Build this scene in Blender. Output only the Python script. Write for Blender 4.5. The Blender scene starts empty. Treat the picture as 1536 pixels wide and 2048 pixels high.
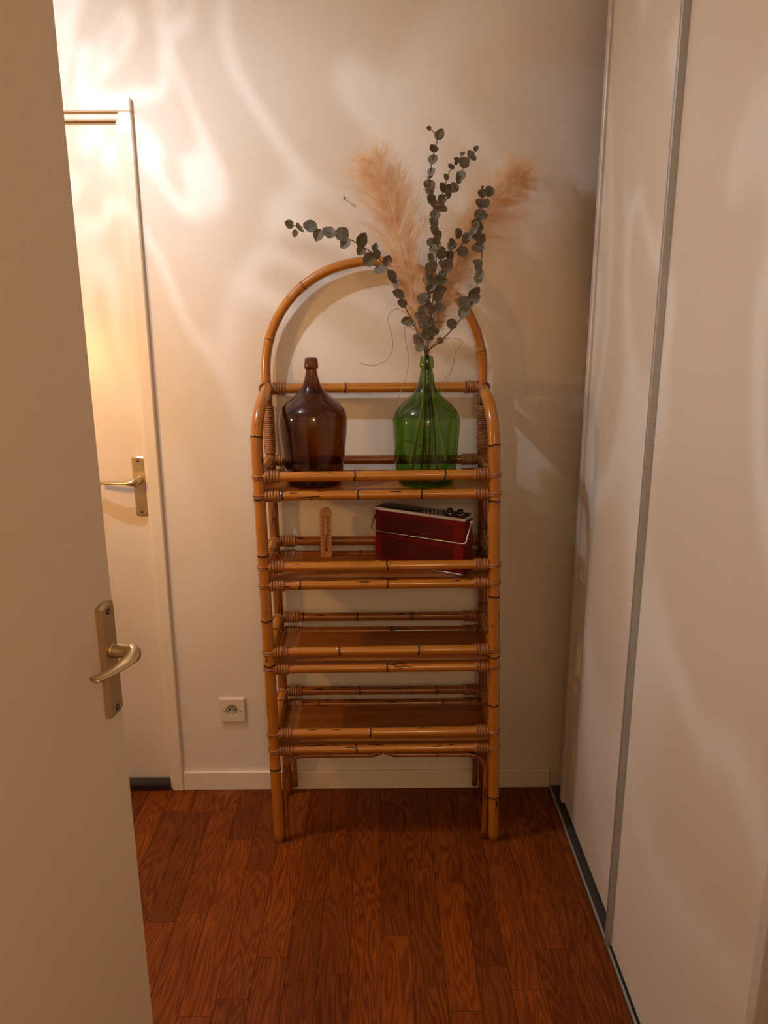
import bpy, bmesh, math, random
from mathutils import Vector, Matrix, Euler, noise as mnoise
random.seed(7)
S = bpy.context.scene
COL = S.collection
PI = math.pi

# ------------------------------------------------------------------ camera
CF, CX, CY = 1551.0, 768.0, 1024.0            # focal length and centre of the 1536x2048 frame, in pixels
H, D = 1.55, 2.29                             # eye height, distance to the back wall
ay = Vector((755 - CX, 620 - CY, CF)).normalized()          # vanishing point of the floor planks
dn = Vector((790 - CX, 6978 - CY, CF)); dn = (dn - ay * dn.dot(ay)).normalized()
az = -dn
ax = ay.cross(az)
# rows of the camera's orientation: its right, down and forward in the room's axes
right = Vector((ax.x, ay.x, az.x)); down = Vector((ax.y, ay.y, az.y)); fwd = Vector((ax.z, ay.z, az.z))
cam = bpy.data.cameras.new('camera'); co = bpy.data.objects.new('camera', cam); COL.objects.link(co)
M = Matrix((right, -down, -fwd)).transposed().to_4x4()
M.translation = Vector((0, 0, H))
co.matrix_world = M
cam.sensor_fit = 'HORIZONTAL'; cam.sensor_width = 36.0; cam.lens = CF / 1536 * 36.0
cam.clip_start = 0.02
S.camera = co

def at(px, py, y):
    """point of the photograph on the plane y (parallel to the back wall)"""
    d = right * ((px - CX) / CF) + down * ((py - CY) / CF) + fwd
    return Vector((0, 0, H)) + d * (y / d.y)

# ------------------------------------------------------------------ world, lamps, exposure
w = bpy.data.worlds.new('world'); S.world = w; w.use_nodes = True
w.node_tree.nodes['Background'].inputs[0].default_value = (1.0, 0.72, 0.48, 1)
w.node_tree.nodes['Background'].inputs[1].default_value = 0.0
S.view_settings.view_transform = 'Standard'
S.view_settings.look = 'None'
S.view_settings.gamma = 1.0
S.view_settings.use_curve_mapping = False
S.view_settings.exposure = 0.0
S.cycles.max_bounces = 12
S.cycles.transparent_max_bounces = 24
S.cycles.diffuse_bounces = 5
S.cycles.use_denoising = True

def lamp(name, loc, power, color, radius):
    l = bpy.data.lights.new(name, 'POINT'); l.energy = power; l.color = color; l.shadow_soft_size = radius
    o = bpy.data.objects.new(name, l); o.location = loc; COL.objects.link(o)
    return o

L1 = lamp('pendant_lamp_light', (-0.88, 1.66, 2.38), 30.0, (0.86, 1.0, 1.21), 0.018)
L2 = lamp('room_lamp_light', (0.35, -1.60, 2.20), 31.0, (1.0, 0.74, 0.42), 0.08)
L3 = lamp('low_lamp_light', (-1.05, 1.74, 1.40), 13.0, (1.0, 0.50, 0.12), 0.03)

def ripple_light(o, scale, lo, hi, seed):
    """the rippled glass shade of the lamp: its light leaves in brighter and weaker swirls"""
    l = o.data; l.use_nodes = True; nt = l.node_tree; N = nt.nodes; K = nt.links
    em = N['Emission']
    tc = N.new('ShaderNodeNewGeometry')
    mp = N.new('ShaderNodeMapping'); mp.inputs['Location'].default_value = (seed, seed * .7, seed * .3)
    K.new(tc.outputs['Incoming'], mp.inputs[0])
    n1 = N.new('ShaderNodeTexNoise'); n1.inputs['Scale'].default_value = scale; n1.inputs['Detail'].default_value = 1.0
    n1.inputs['Distortion'].default_value = 1.6
    K.new(mp.outputs[0], n1.inputs['Vector'])
    # thin bright curves where the noise crosses its middle, as light focused by the glass
    sub = N.new('ShaderNodeMath'); sub.operation = 'SUBTRACT'; sub.inputs[1].default_value = 0.5; K.new(n1.outputs[0], sub.inputs[0])
    ab = N.new('ShaderNodeMath'); ab.operation = 'ABSOLUTE'; K.new(sub.outputs[0], ab.inputs[0])
    mr = N.new('ShaderNodeMapRange'); mr.interpolation_type = 'SMOOTHSTEP'
    mr.inputs[1].default_value = 0.0; mr.inputs[2].default_value = 0.075; mr.inputs[3].default_value = hi; mr.inputs[4].default_value = lo
    K.new(ab.outputs[0], mr.inputs[0])
    n2 = N.new('ShaderNodeTexNoise'); n2.inputs['Scale'].default_value = scale * .8; n2.inputs['Detail'].default_value = 0
    K.new(mp.outputs[0], n2.inputs['Vector'])
    m2 = N.new('ShaderNodeMapRange'); m2.inputs[1].default_value = .3; m2.inputs[2].default_value = .7; m2.inputs[3].default_value = .75; m2.inputs[4].default_value = 1.25
    K.new(n2.outputs[0], m2.inputs[0])
    mu = N.new('ShaderNodeMath'); mu.operation = 'MULTIPLY'; K.new(mr.outputs[0], mu.inputs[0]); K.new(m2.outputs[0], mu.inputs[1])
    # added dimming, no shade built: full strength downward, weaker sideways and up
    sz = N.new('ShaderNodeSeparateXYZ'); K.new(tc.outputs['Incoming'], sz.inputs[0])
    md = N.new('ShaderNodeMapRange'); md.interpolation_type = 'SMOOTHSTEP'
    md.inputs[1].default_value = .05; md.inputs[2].default_value = -.62; md.inputs[3].default_value = .30; md.inputs[4].default_value = 1.0
    K.new(sz.outputs[2], md.inputs[0])
    m3 = N.new('ShaderNodeMath'); m3.operation = 'MULTIPLY'; K.new(mu.outputs[0], m3.inputs[0]); K.new(md.outputs[0], m3.inputs[1])
    K.new(m3.outputs[0], em.inputs['Strength'])
ripple_light(L1, 2.2, 0.80, 1.40, 7.9)

# ------------------------------------------------------------------ materials
class NT:
    def __init__(s, name):
        m = bpy.data.materials.new(name); m.use_nodes = True
        s.m = m; s.N = m.node_tree.nodes; s.K = m.node_tree.links
        s.b = s.N['Principled BSDF']; s.out = s.N['Material Output']
    def n(s, t, **kw):
        x = s.N.new(t)
        for k, v in kw.items():
            if k in x.inputs: x.inputs[k].default_value = v
            else: setattr(x, k, v)
        return x
    def link(s, a, b): s.K.new(a, b)
    def ramp(s, src, stops):
        r = s.N.new('ShaderNodeValToRGB'); e = r.color_ramp.elements
        while len(e) < len(stops): e.new(0.5)
        for i, (p, c) in enumerate(stops):
            e[i].position = p; e[i].color = (*c, 1) if len(c) == 3 else c
        s.link(src, r.inputs[0]); return r.outputs[0]
    def mix(s, fac, a, b, mode='MIX'):
        x = s.N.new('ShaderNodeMix'); x.data_type = 'RGBA'; x.blend_type = mode
        for sock, v in ((x.inputs[0], fac), (x.inputs[6], a), (x.inputs[7], b)):
            if hasattr(v, 'is_linked'): s.link(v, sock)
            elif isinstance(v, tuple): sock.default_value = (*v, 1)
            else: sock.default_value = v
        return x.outputs[2]
    def math(s, op, a, b=None):
        x = s.N.new('ShaderNodeMath'); x.operation = op
        for i, v in ((0, a), (1, b)):
            if v is None: continue
            if hasattr(v, 'is_linked'): s.link(v, x.inputs[i])
            else: x.inputs[i].default_value = v
        return x.outputs[0]
    def bump(s, h, strength, dist=0.001):
        x = s.n('ShaderNodeBump', Strength=strength, Distance=dist); s.link(h, x.inputs['Height']); s.link(x.outputs[0], s.b.inputs['Normal'])

def plain(name, color, rough=0.5, metal=0.0, coat=0.0, spec=0.5):
    t = NT(name); b = t.b.inputs
    b['Base Color'].default_value = (*color, 1); b['Roughness'].default_value = rough
    b['Metallic'].default_value = metal; b['Coat Weight'].default_value = coat; b['Specular IOR Level'].default_value = spec
    tc = t.n('ShaderNodeTexCoord'); nz = t.n('ShaderNodeTexNoise', Scale=60.0, Detail=3.0)
    t.link(tc.outputs['Object'], nz.inputs['Vector'])
    d = tuple(c * .9 for c in color)
    t.link(t.mix(nz.outputs[0], d, color), b['Base Color'])
    return t.m

def paint(name, color, rough, bumpy, scale=260.0):
    t = NT(name); b = t.b.inputs
    tc = t.n('ShaderNodeTexCoord')
    big = t.n('ShaderNodeTexNoise', Scale=2.2, Detail=4.0); t.link(tc.outputs['Object'], big.inputs['Vector'])
    t.link(t.mix(big.outputs[0], tuple(c * .93 for c in color), color), b['Base Color'])
    b['Roughness'].default_value = rough
    fine = t.n('ShaderNodeTexNoise', Scale=scale, Detail=3.0); t.link(tc.outputs['Object'], fine.inputs['Vector'])
    t.bump(fine.outputs[0], bumpy, 0.001)
    return t.m

MAT = {}
MAT['wall'] = paint('wall_paint', (0.74, 0.645, 0.53), 0.75, 0.35)
MAT['ceiling'] = paint('ceiling_paint', (0.78, 0.74, 0.68), 0.9, 0.2)
MAT['trim'] = paint('gloss_trim_paint', (0.76, 0.65, 0.50), 0.32, 0.12, 120)
MAT['door'] = paint('satin_door_paint', (0.74, 0.63, 0.49), 0.38, 0.10, 150)
MAT['panel'] = paint('sliding_panel_laminate', (0.72, 0.64, 0.53), 0.36, 0.05, 300)
MAT['alu'] = plain('brushed_aluminium', (0.50, 0.50, 0.48), 0.40, 0.7)
MAT['alu_pale'] = plain('pale_lacquered_profile', (0.62, 0.55, 0.47), 0.4, 0.1)
MAT['bronze'] = plain('champagne_anodised_metal', (0.62, 0.47, 0.27), 0.34, 0.9)
MAT['shade_and_marks'] = plain('painted_shade_and_marks', (0.015, 0.01, 0.007), 0.8)  # near-black paints the shade inside holes; also colours dark marks
MAT['seal_and_gap'] = plain('dark_seal_and_gap_shade', (0.045, 0.037, 0.028), 0.6)  # seal colour; also paints the shaded gap along the sliding track
MAT['socket'] = plain('cream_plastic', (0.72, 0.60, 0.46), 0.35)
MAT['socket_in'] = plain('grey_plastic', (0.48, 0.43, 0.33), 0.4)
MAT['steel'] = plain('nail_steel', (0.35, 0.33, 0.32), 0.35, 0.9)
MAT['chrome'] = plain('polished_chrome', (0.82, 0.80, 0.76), 0.16, 1.0)
MAT['black'] = plain('black_plastic', (0.012, 0.010, 0.009), 0.3)
MAT['substrate'] = plain('floor_substrate', (0.02, 0.008, 0.004), 0.9)
MAT['glass_tube'] = plain('thermometer_tube', (0.55, 0.35, 0.2), 0.15)
MAT['red_spirit'] = plain('red_spirit', (0.16, 0.02, 0.01), 0.25)

def bamboo(name, light, dark, burn, rough=0.26):
    t = NT(name); b = t.b.inputs
    uv = t.n('ShaderNodeUVMap'); sp = t.n('ShaderNodeSeparateXYZ'); t.link(uv.outputs[0], sp.inputs[0])
    ang = t.math('MULTIPLY', sp.outputs[1], 2 * PI)
    oi = t.n('ShaderNodeObjectInfo'); rnd = t.math('MULTIPLY', oi.outputs['Random'], 37.0)
    def vec(su, sv):
        c = t.n('ShaderNodeCombineXYZ')
        t.link(t.math('ADD', t.math('MULTIPLY', sp.outputs[0], su), rnd), c.inputs[0])
        t.link(t.math('MULTIPLY', t.math('COSINE', ang), sv), c.inputs[1])
        t.link(t.math('MULTIPLY', t.math('SINE', ang), sv), c.inputs[2])
        return c.outputs[0]
    g = t.n('ShaderNodeTexNoise', Scale=1.0, Detail=6.0, Roughness=0.65); t.link(vec(6.0, 7.0), g.inputs['Vector'])
    big = t.n('ShaderNodeTexNoise', Scale=1.0, Detail=2.0); t.link(vec(5.0, .7), big.inputs['Vector'])
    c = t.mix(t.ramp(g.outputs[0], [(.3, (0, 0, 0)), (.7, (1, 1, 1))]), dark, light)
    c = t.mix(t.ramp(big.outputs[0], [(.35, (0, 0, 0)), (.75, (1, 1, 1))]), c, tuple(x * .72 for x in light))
    bn = t.n('ShaderNodeTexNoise', Scale=1.0, Detail=3.0, Distortion=.4); t.link(vec(15.0, 1.6), bn.inputs['Vector'])
    hi = 0.70 - burn
    c = t.mix(t.ramp(bn.outputs[0], [(hi, (0, 0, 0)), (hi + .025, (1, 1, 1))]), c, (0.018, 0.008, 0.004))
    t.link(c, b['Base Color'])
    b['Roughness'].default_value = rough; b['Coat Weight'].default_value = .42; b['Coat Roughness'].default_value = .11
    t.bump(g.outputs[0], .25, .0006)
    return t.m
MAT['bamboo'] = bamboo('lacquered_bamboo', (0.51, 0.182, 0.014), (0.35, 0.105, 0.007), 0.03)
MAT['bamboo_burnt'] = bamboo('scorched_bamboo', (0.50, 0.176, 0.013), (0.34, 0.100, 0.007), 0.075)
MAT['bamboo_dark'] = bamboo('darker_bamboo', (0.34, 0.100, 0.008), (0.20, 0.052, 0.004), 0.085)  # darker bamboo for rear posts, rear rails and braces
MAT['node'] = plain('dark_bamboo_node', (0.030, 0.012, 0.005), 0.5)

def cane():
    t = NT('wrapped_cane'); b = t.b.inputs
    tc = t.n('ShaderNodeTexCoord'); g = t.n('ShaderNodeTexNoise', Scale=45.0, Detail=3.0); t.link(tc.outputs['Object'], g.inputs['Vector'])
    t.link(t.ramp(g.outputs[0], [(.3, (0.20, 0.066, 0.016)), (.7, (0.36, 0.135, 0.036))]), b['Base Color'])
    b['Roughness'].default_value = .34; b['Coat Weight'].default_value = .2
    return t.m
MAT['cane'] = cane()

def board():
    t = NT('varnished_board'); b = t.b.inputs
    tc = t.n('ShaderNodeTexCoord'); mp = t.n('ShaderNodeMapping'); mp.inputs['Scale'].default_value = (3, 60, 60); t.link(tc.outputs['Object'], mp.inputs[0])
    g = t.n('ShaderNodeTexNoise', Scale=1.0, Detail=4.0); t.link(mp.outputs[0], g.inputs['Vector'])
    t.link(t.ramp(g.outputs[0], [(.3, (0.24, 0.075, 0.011)), (.7, (0.36, 0.118, 0.018))]), b['Base Color'])
    b['Roughness'].default_value = .42
    return t.m
MAT['board'] = board()

def oak():
    t = NT('red_oak_laminate'); b = t.b.inputs
    tc = t.n('ShaderNodeTexCoord'); oi = t.n('ShaderNodeObjectInfo')
    off = t.n('ShaderNodeCombineXYZ')
    t.link(t.math('MULTIPLY', oi.outputs['Random'], 91.0), off.inputs[0]); t.link(t.math('MULTIPLY', oi.outputs['Random'], 57.0), off.inputs[1])
    def vec(sx, sy):
        mp = t.n('ShaderNodeMapping'); mp.inputs['Scale'].default_value = (sx, sy, 1); t.link(tc.outputs['Object'], mp.inputs[0])
        a = t.n('ShaderNodeVectorMath', operation='ADD'); t.link(mp.outputs[0], a.inputs[0]); t.link(off.outputs[0], a.inputs[1])
        return a.outputs[0]
    # cathedral rings: contour lines of a stretched noise
    n1 = t.n('ShaderNodeTexNoise', Scale=1.0, Detail=2.0, Roughness=.45); t.link(vec(15, 1.5), n1.inputs['Vector'])
    rings = t.math('SINE', t.math('MULTIPLY', n1.outputs[0], 125.0))
    ring = t.ramp(t.math('ADD', t.math('MULTIPLY', rings, .5), .5), [(.05, (0, 0, 0)), (.85, (1, 1, 1))])
    n2 = t.n('ShaderNodeTexNoise', Scale=1.0, Detail=4.0, Roughness=.6); t.link(vec(380, 9), n2.inputs['Vector'])
    n3 = t.n('ShaderNodeTexNoise', Scale=1.0, Detail=3.0); t.link(vec(9, 3), n3.inputs['Vector'])
    c = t.mix(ring, (0.142, 0.028, 0.002), (0.262, 0.063, 0.005))
    c = t.mix(t.ramp(n2.outputs[0], [(.35, (1, 1, 1)), (.6, (0, 0, 0))]), c, t.mix(.5, c, (0.06, 0.010, 0.002)))
    c = t.mix(t.ramp(n3.outputs[0], [(.3, (0, 0, 0)), (.7, (.55, .55, .55))]), c, (0.13, 0.027, 0.003))
    hv = t.n('ShaderNodeHueSaturation'); t.link(c, hv.inputs['Color'])
    t.link(t.math('ADD', t.math('MULTIPLY', oi.outputs['Random'], .42), .80), hv.inputs['Value'])
    t.link(hv.outputs[0], b['Base Color'])
    b['Roughness'].default_value = .42; b['Specular IOR Level'].default_value = .16
    t.bump(n2.outputs[0], .25, .0006)
    return t.m
MAT['oak'] = oak()

def thin_glass(name, tint, edge):
    """a thin coloured wall of glass: light passes straight through it, tinted, and its face mirrors the lamps"""
    t = NT(name); t.N.remove(t.b)
    lw = t.n('ShaderNodeLayerWeight', Blend=0.5)
    f = t.ramp(lw.outputs['Facing'], [(.0, (0, 0, 0)), (.55, (.04, .04, .04)), (.86, (.28, .28, .28)), (1, (1, 1, 1))])
    tr = t.n('ShaderNodeBsdfTransparent'); t.link(t.mix(f, tint, edge), tr.inputs[0])
    gl = t.n('ShaderNodeBsdfGlossy', Roughness=.02); gl.inputs['Color'].default_value = (1, 1, 1, 1)
    fc = t.n('ShaderNodeLayerWeight', Blend=0.5); fr = t.n('ShaderNodeMath', operation='ADD'); t.link(t.math('MULTIPLY', t.math('POWER', fc.outputs['Facing'], 5.0), .9), fr.inputs[0]); fr.inputs[1].default_value = .045
    mx = t.n('ShaderNodeMixShader'); t.link(fr.outputs[0], mx.inputs[0]); t.link(tr.outputs[0], mx.inputs[1]); t.link(gl.outputs[0], mx.inputs[2])
    t.link(mx.outputs[0], t.out.inputs['Surface'])
    return t.m
MAT['amber'] = thin_glass('amber_glass', (0.37, 0.182, 0.034), (0.11, 0.040, 0.006))
MAT['green'] = thin_glass('green_glass', (0.38, 0.60, 0.16), (0.06, 0.12, 0.02))

def leafmat():
    t = NT('dried_eucalyptus_leaf'); b = t.b.inputs
    oi = t.n('ShaderNodeObjectInfo')
    tc = t.n('ShaderNodeTexCoord'); g = t.n('ShaderNodeTexNoise', Scale=70.0, Detail=3.0); t.link(tc.outputs['Object'], g.inputs['Vector'])
    c = t.mix(oi.outputs['Random'], (0.110, 0.086, 0.050), (0.178, 0.142, 0.092))
    c = t.mix(g.outputs[0], t.mix(.5, c, (0.062, 0.050, 0.034)), c)
    t.link(c, b['Base Color']); b['Roughness'].default_value = .6
    return t.m
MAT['leaf'] = leafmat()
MAT['stem'] = plain('dried_brown_stem', (0.10, 0.062, 0.034), .6)
MAT['grass_stem'] = plain('straw_stem', (0.52, 0.34, 0.17), .6)
MAT['strand'] = plain('dry_grass_strand', (0.30, 0.19, 0.09), .6)

def plumemat():
    t = NT('pampas_fluff'); b = t.b.inputs
    b['Base Color'].default_value = (0.66, 0.42, 0.23, 1); b['Roughness'].default_value = .8; b['Specular IOR Level'].default_value = .1
    tc = t.n('ShaderNodeTexCoord'); g = t.n('ShaderNodeTexNoise', Scale=26.0, Detail=3.0); t.link(tc.outputs['Object'], g.inputs['Vector'])
    c = t.ramp(g.outputs[0], [(.3, (0.84, 0.61, 0.37)), (.7, (0.94, 0.77, 0.55))])
    t.link(c, b['Base Color'])
    tl = t.n('ShaderNodeBsdfTranslucent'); t.link(c, tl.inputs[0])
    mx = t.n('ShaderNodeMixShader', Fac=.5)
    t.link(t.b.outputs[0], mx.inputs[1]); t.link(tl.outputs[0], mx.inputs[2]); t.link(mx.outputs[0], t.out.inputs['Surface'])
    return t.m
MAT['plume'] = plumemat()

def leatherette():
    t = NT('dark_red_leatherette'); b = t.b.inputs
    tc = t.n('ShaderNodeTexCoord'); g = t.n('ShaderNodeTexVoronoi', Scale=420.0); t.link(tc.outputs['Object'], g.inputs['Vector'])
    b['Base Color'].default_value = (0.135, 0.004, 0.003, 1); b['Specular IOR Level'].default_value = .2; b['Roughness'].default_value = .5
    t.bump(g.outputs['Distance'], .3, .0006)
    return t.m
MAT['red'] = leatherette()
MAT['red_grille'] = plain('dark_red_grille', (0.105, 0.0035, 0.003), .55, spec=.15)

def woodlight():
    t = NT('pale_beech'); b = t.b.inputs
    tc = t.n('ShaderNodeTexCoord'); mp = t.n('ShaderNodeMapping'); mp.inputs['Scale'].default_value = (160, 160, 8); t.link(tc.outputs['Object'], mp.inputs[0])
    g = t.n('ShaderNodeTexNoise', Scale=1.0, Detail=3.0); t.link(mp.outputs[0], g.inputs['Vector'])
    t.link(t.ramp(g.outputs[0], [(.3, (0.36, 0.145, 0.040)), (.7, (0.50, 0.22, 0.068))]), b['Base Color']); b['Roughness'].default_value = .45
    return t.m
MAT['beech'] = woodlight()

# ------------------------------------------------------------------ mesh helpers
def mesh_obj(name, bm, mats, parent=None, loc=(0, 0, 0), smooth=True, rot=None):
    me = bpy.data.meshes.new(name); bm.normal_update(); bm.to_mesh(me); bm.free()
    for m in (mats if isinstance(mats, (list, tuple)) else [mats]): me.materials.append(MAT[m])
    if smooth:
        for p in me.polygons: p.use_smooth = True
    o = bpy.data.objects.new(name, me); COL.objects.link(o); o.location = loc
    if rot: o.rotation_euler = rot
    if parent: o.parent = parent
    return o

def empty(name, loc, label, cat, group=None, rot=None, kind=None):
    o = bpy.data.objects.new(name, None); COL.objects.link(o); o.location = loc; o.empty_display_size = .05
    if rot: o.rotation_euler = rot
    tag(o, label, cat, group, kind)
    return o

def tag(o, label=None, cat=None, group=None, kind=None):
    if label: o['label'] = label
    if cat: o['category'] = cat
    if group: o['group'] = group
    if kind: o['kind'] = kind
    return o

def box(bm, x0, x1, y0, y1, z0, z1, bevel=0.0, seg=1, mat=0):
    r = bmesh.ops.create_cube(bm, size=1.0)
    vs = r['verts']
    for v in vs:
        v.co = Vector((x0 + (v.co.x + .5) * (x1 - x0), y0 + (v.co.y + .5) * (y1 - y0), z0 + (v.co.z + .5) * (z1 - z0)))
    fs = set(f for v in vs for f in v.link_faces)
    for f in fs: f.material_index = mat
    if bevel > 0:
        es = list(set(e for v in vs for e in v.link_edges))
        r2 = bmesh.ops.bevel(bm, geom=es, offset=bevel, segments=seg, profile=.5, affect='EDGES')
        for f in r2['faces']: f.material_index = mat
    return vs

def flat_box(name, dims, mat, parent=None, bevel=0.0, seg=1, loc=(0, 0, 0)):
    bm = bmesh.new(); box(bm, *dims, bevel=bevel, seg=seg)
    return mesh_obj(name, bm, mat, parent, loc, smooth=False)

def smooth_path(pts, n):
    """Catmull-Rom through pts"""
    P = [Vector(p) for p in pts]
    if len(P) < 3: return [P[0].lerp(P[-1], i / n) for i in range(n + 1)]
    Q = [P[0] * 2 - P[1]] + P + [P[-1] * 2 - P[-2]]
    out = []
    m = len(P) - 1
    for i in range(n + 1):
        s = i / n * m; k = min(int(s), m - 1); u = s - k
        a, b, c, d = Q[k], Q[k + 1], Q[k + 2], Q[k + 3]
        out.append(.5 * ((2 * b) + (c - a) * u + (2 * a - 5 * b + 4 * c - d) * u * u + (3 * b - a - 3 * c + d) * u ** 3))
    return out

def tube(bm, pts, rad, seg=10, cap=True, mats=None, aspect=1.0, up=None, wob=None):
    """sweep a circle (or ellipse) along pts; rad a number or list; uv = (metres along, turn around)"""
    P = [Vector(p) for p in pts]; n = len(P)
    R = rad if isinstance(rad, (list, tuple)) else [rad] * n
    uvl = bm.loops.layers.uv.verify()
    T = []
    for i in range(n):
        a = P[max(i - 1, 0)]; b = P[min(i + 1, n - 1)]
        t = (b - a); T.append(t.normalized() if t.length > 1e-9 else Vector((0, 0, 1)))
    u = Vector(up) if up else (Vector((0, 0, 1)) if abs(T[0].z) < .9 else Vector((0, 1, 0)))
    rings = []; L = [0.0]
    for i in range(1, n): L.append(L[-1] + (P[i] - P[i - 1]).length)
    for i in range(n):
        u = (u - T[i] * u.dot(T[i])).normalized(); v = T[i].cross(u)
        row = []
        for k in range(seg):
            a = 2 * PI * k / seg
            q = P[i] + (u * math.cos(a) + v * math.sin(a) * aspect) * R[i]
            if wob and wob[i]: q = q + T[i] * wob[i] * (math.sin(2 * a + wob[i] * 9e3) + .6 * math.sin(5 * a + 1 + wob[i] * 5e3))
            row.append(bm.verts.new(q))
        rings.append(row)
    for i in range(n - 1):
        for k in range(seg):
            k2 = (k + 1) % seg
            f = bm.faces.new((rings[i][k], rings[i][k2], rings[i + 1][k2], rings[i + 1][k])); f.smooth = True
            if mats: f.material_index = mats[i]
            for lp, (uu, vv) in zip(f.loops, ((L[i], k / seg), (L[i], (k + 1) / seg), (L[i + 1], (k + 1) / seg), (L[i + 1], k / seg))):
                lp[uvl].uv = (uu, vv)
    if cap:
        bm.faces.new(rings[0][::-1]); bm.faces.new(rings[-1])
    return rings

def lathe(bm, prof, seg=32, close_bottom=True, close_top=False):
    rings = []
    for r, z in prof:
        rings.append([bm.verts.new((r * math.cos(2 * PI * k / seg), r * math.sin(2 * PI * k / seg), z)) for k in range(seg)])
    for i in range(len(rings) - 1):
        for k in range(seg):
            f = bm.faces.new((rings[i][k], rings[i][(k + 1) % seg], rings[i + 1][(k + 1) % seg], rings[i + 1][k])); f.smooth = True
    if close_bottom: bm.faces.new(rings[0][::-1])
    if close_top: bm.faces.new(rings[-1])

def torus(bm, c, axis, R, r, seg=16, sub=6, aspect=1.0):
    axis = Vector(axis).normalized(); c = Vector(c)
    u = axis.orthogonal().normalized(); v = axis.cross(u)
    rows = []
    for i in range(seg):
        a = 2 * PI * i / seg; d = u * math.cos(a) + v * math.sin(a)
        rows.append([bm.verts.new(c + d * (R + r * math.cos(2 * PI * k / sub)) + axis * (r * aspect * math.sin(2 * PI * k / sub))) for k in range(sub)])
    for i in range(seg):
        A, B = rows[i], rows[(i + 1) % seg]
        for k in range(sub):
            f = bm.faces.new((A[k], B[k], B[(k + 1) % sub], A[(k + 1) % sub])); f.smooth = True

def bamboo_pole(path, r, nodes, name, mat, parent, seg=14, step=.03, node_w=.0026):
    """a bamboo cane along a polyline with dark ragged node rings at the given fractions"""
    P = [Vector(p) for p in path]
    L = [0.0]
    for i in range(1, len(P)): L.append(L[-1] + (P[i] - P[i - 1]).length)
    tot = L[-1]
    def pos(s):
        s = min(max(s, 0), tot)
        for i in range(1, len(P)):
            if s <= L[i] or i == len(P) - 1:
                return P[i - 1].lerp(P[i], (s - L[i - 1]) / max(L[i] - L[i - 1], 1e-9))
    st = []
    k = max(2, int(tot / step))
    for i in range(k + 1):
        s = tot * i / k
        if all(abs(s - f * tot) > .012 for f in nodes): st.append((s, r * (1 + random.uniform(-.018, .018)), 0, 0))
    for f in nodes:
        s = f * tot; a = random.uniform(.7, 1.3) * .0011
        st += [(s - .010, r, 0, 0), (s - .004, r * 1.035, 0, a), (s - node_w, r * 1.06, 1, a), (s, r * .975, 1, a), (s + node_w, r * 1.075, 0, a), (s + .005, r * 1.03, 0, a), (s + .011, r, 0, 0)]
    st.sort(key=lambda q: q[0])
    bm = bmesh.new()
    tube(bm, [pos(s[0]) for s in st], [s[1] for s in st], seg, True, [s[2] for s in st], wob=[s[3] for s in st])
    return mesh_obj(name, bm, [mat, 'node'], parent)

# ------------------------------------------------------------------ room shell
def structure(name, boxes, mat, bevel=0.0, parent=None, label=None):
    bm = bmesh.new()
    for b in boxes: box(bm, *b, bevel=bevel)
    o = mesh_obj(name, bm, mat, parent, smooth=False)
    if not parent: tag(o, label, None, None, 'structure')
    return o

DX0, DX1, DZ = -1.44, -0.655, 2.101            # far doorway in the back wall
structure('wall_back', [(DX1 - .012, 1.25, D, D + .12, -.02, 2.5), (DX0 + .012, DX1 - .012, D, D + .12, DZ - .012, 2.5), (-2.0, DX0 + .012, D, D + .12, -.02, 2.5)], 'wall')
structure('wall_left', [(-2.1, -2.0, .42, D + .12, -.02, 2.5)], 'wall')
structure('wall_front', [(-2.1, -.60, .30, .42, -.02, 2.5), (-.60, .36, .30, .42, 2.30, 2.5), (.36, .60, .30, .42, -.02, 2.5)], 'wall')
structure('wall_right', [(.60, .72, -2.4, .92, -.02, 2.5)], 'wall')
structure('wall_closet', [(1.15, 1.25, .80, D, -.02, 2.5), (.72, 1.15, .80, .92, -.02, 2.5)], 'wall')
structure('wall_side_room', [(-1.1, -1.0, -2.4, .30, -.02, 2.5), (-1.1, .72, -2.5, -2.4, -.02, 2.5)], 'wall')
structure('ceiling', [(-2.1, 1.25, -2.5, D + .12, 2.5, 2.6)], 'ceiling')
structure('baseboard_back', [(DX1, .566, D - .012, D, 0.0, .066)], 'trim', bevel=.002)

floor = structure('floor', [(-2.1, 1.25, -2.5, D + .12, -.10, -.010)], 'substrate')
# planks: rows .077 m wide running towards the back wall, joints read off the photograph where it shows them
JOINTS = {-9: [2.168], -8: [2.163, 1.70], -7: [1.734], -6: [2.025, 1.419], -5: [1.894, 1.465], -4: [1.985, 1.584], -3: [1.772], -2: [2.086, 1.531],
          -1: [1.723], 0: [2.206, 1.646], 1: [1.908, 1.495], 2: [1.836], 3: [1.552], 4: [1.904], 5: [2.12, 1.60], 6: [1.75]}
PW = .077
plank_mesh = {}
rj = random.Random(11)
for row in range(-17, 8):
    x0, x1 = row * PW, (row + 1) * PW
    x1 = min(x1, .5645)
    js = list(JOINTS.get(row, [rj.uniform(1.6, 2.2)]))
    while js[-1] > .75: js.append(js[-1] - rj.uniform(.40, .58))
    ys = [D - .001] + js
    ys = [y for y in ys if y > .44] + [.44]
    for a, b in zip(ys[1:], ys[:-1]):
        if b - a < .03: continue
        key = (round(x1 - x0, 4), round(b - a, 3))
        if key not in plank_mesh:
            bm = bmesh.new(); g = .00035
            box(bm, -(x1 - x0) / 2 + g, (x1 - x0) / 2 - g, -(b - a) / 2 + g, (b - a) / 2 - g, -.010, 0, bevel=.0006)
            me = bpy.data.meshes.new('plank'); bm.to_mesh(me); bm.free(); me.materials.append(MAT['oak']); plank_mesh[key] = me
        o = bpy.data.objects.new('plank', plank_mesh[key]); COL.objects.link(o)
        o.location = ((x0 + x1) / 2, (a + b) / 2, 0); o.parent = floor
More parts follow.
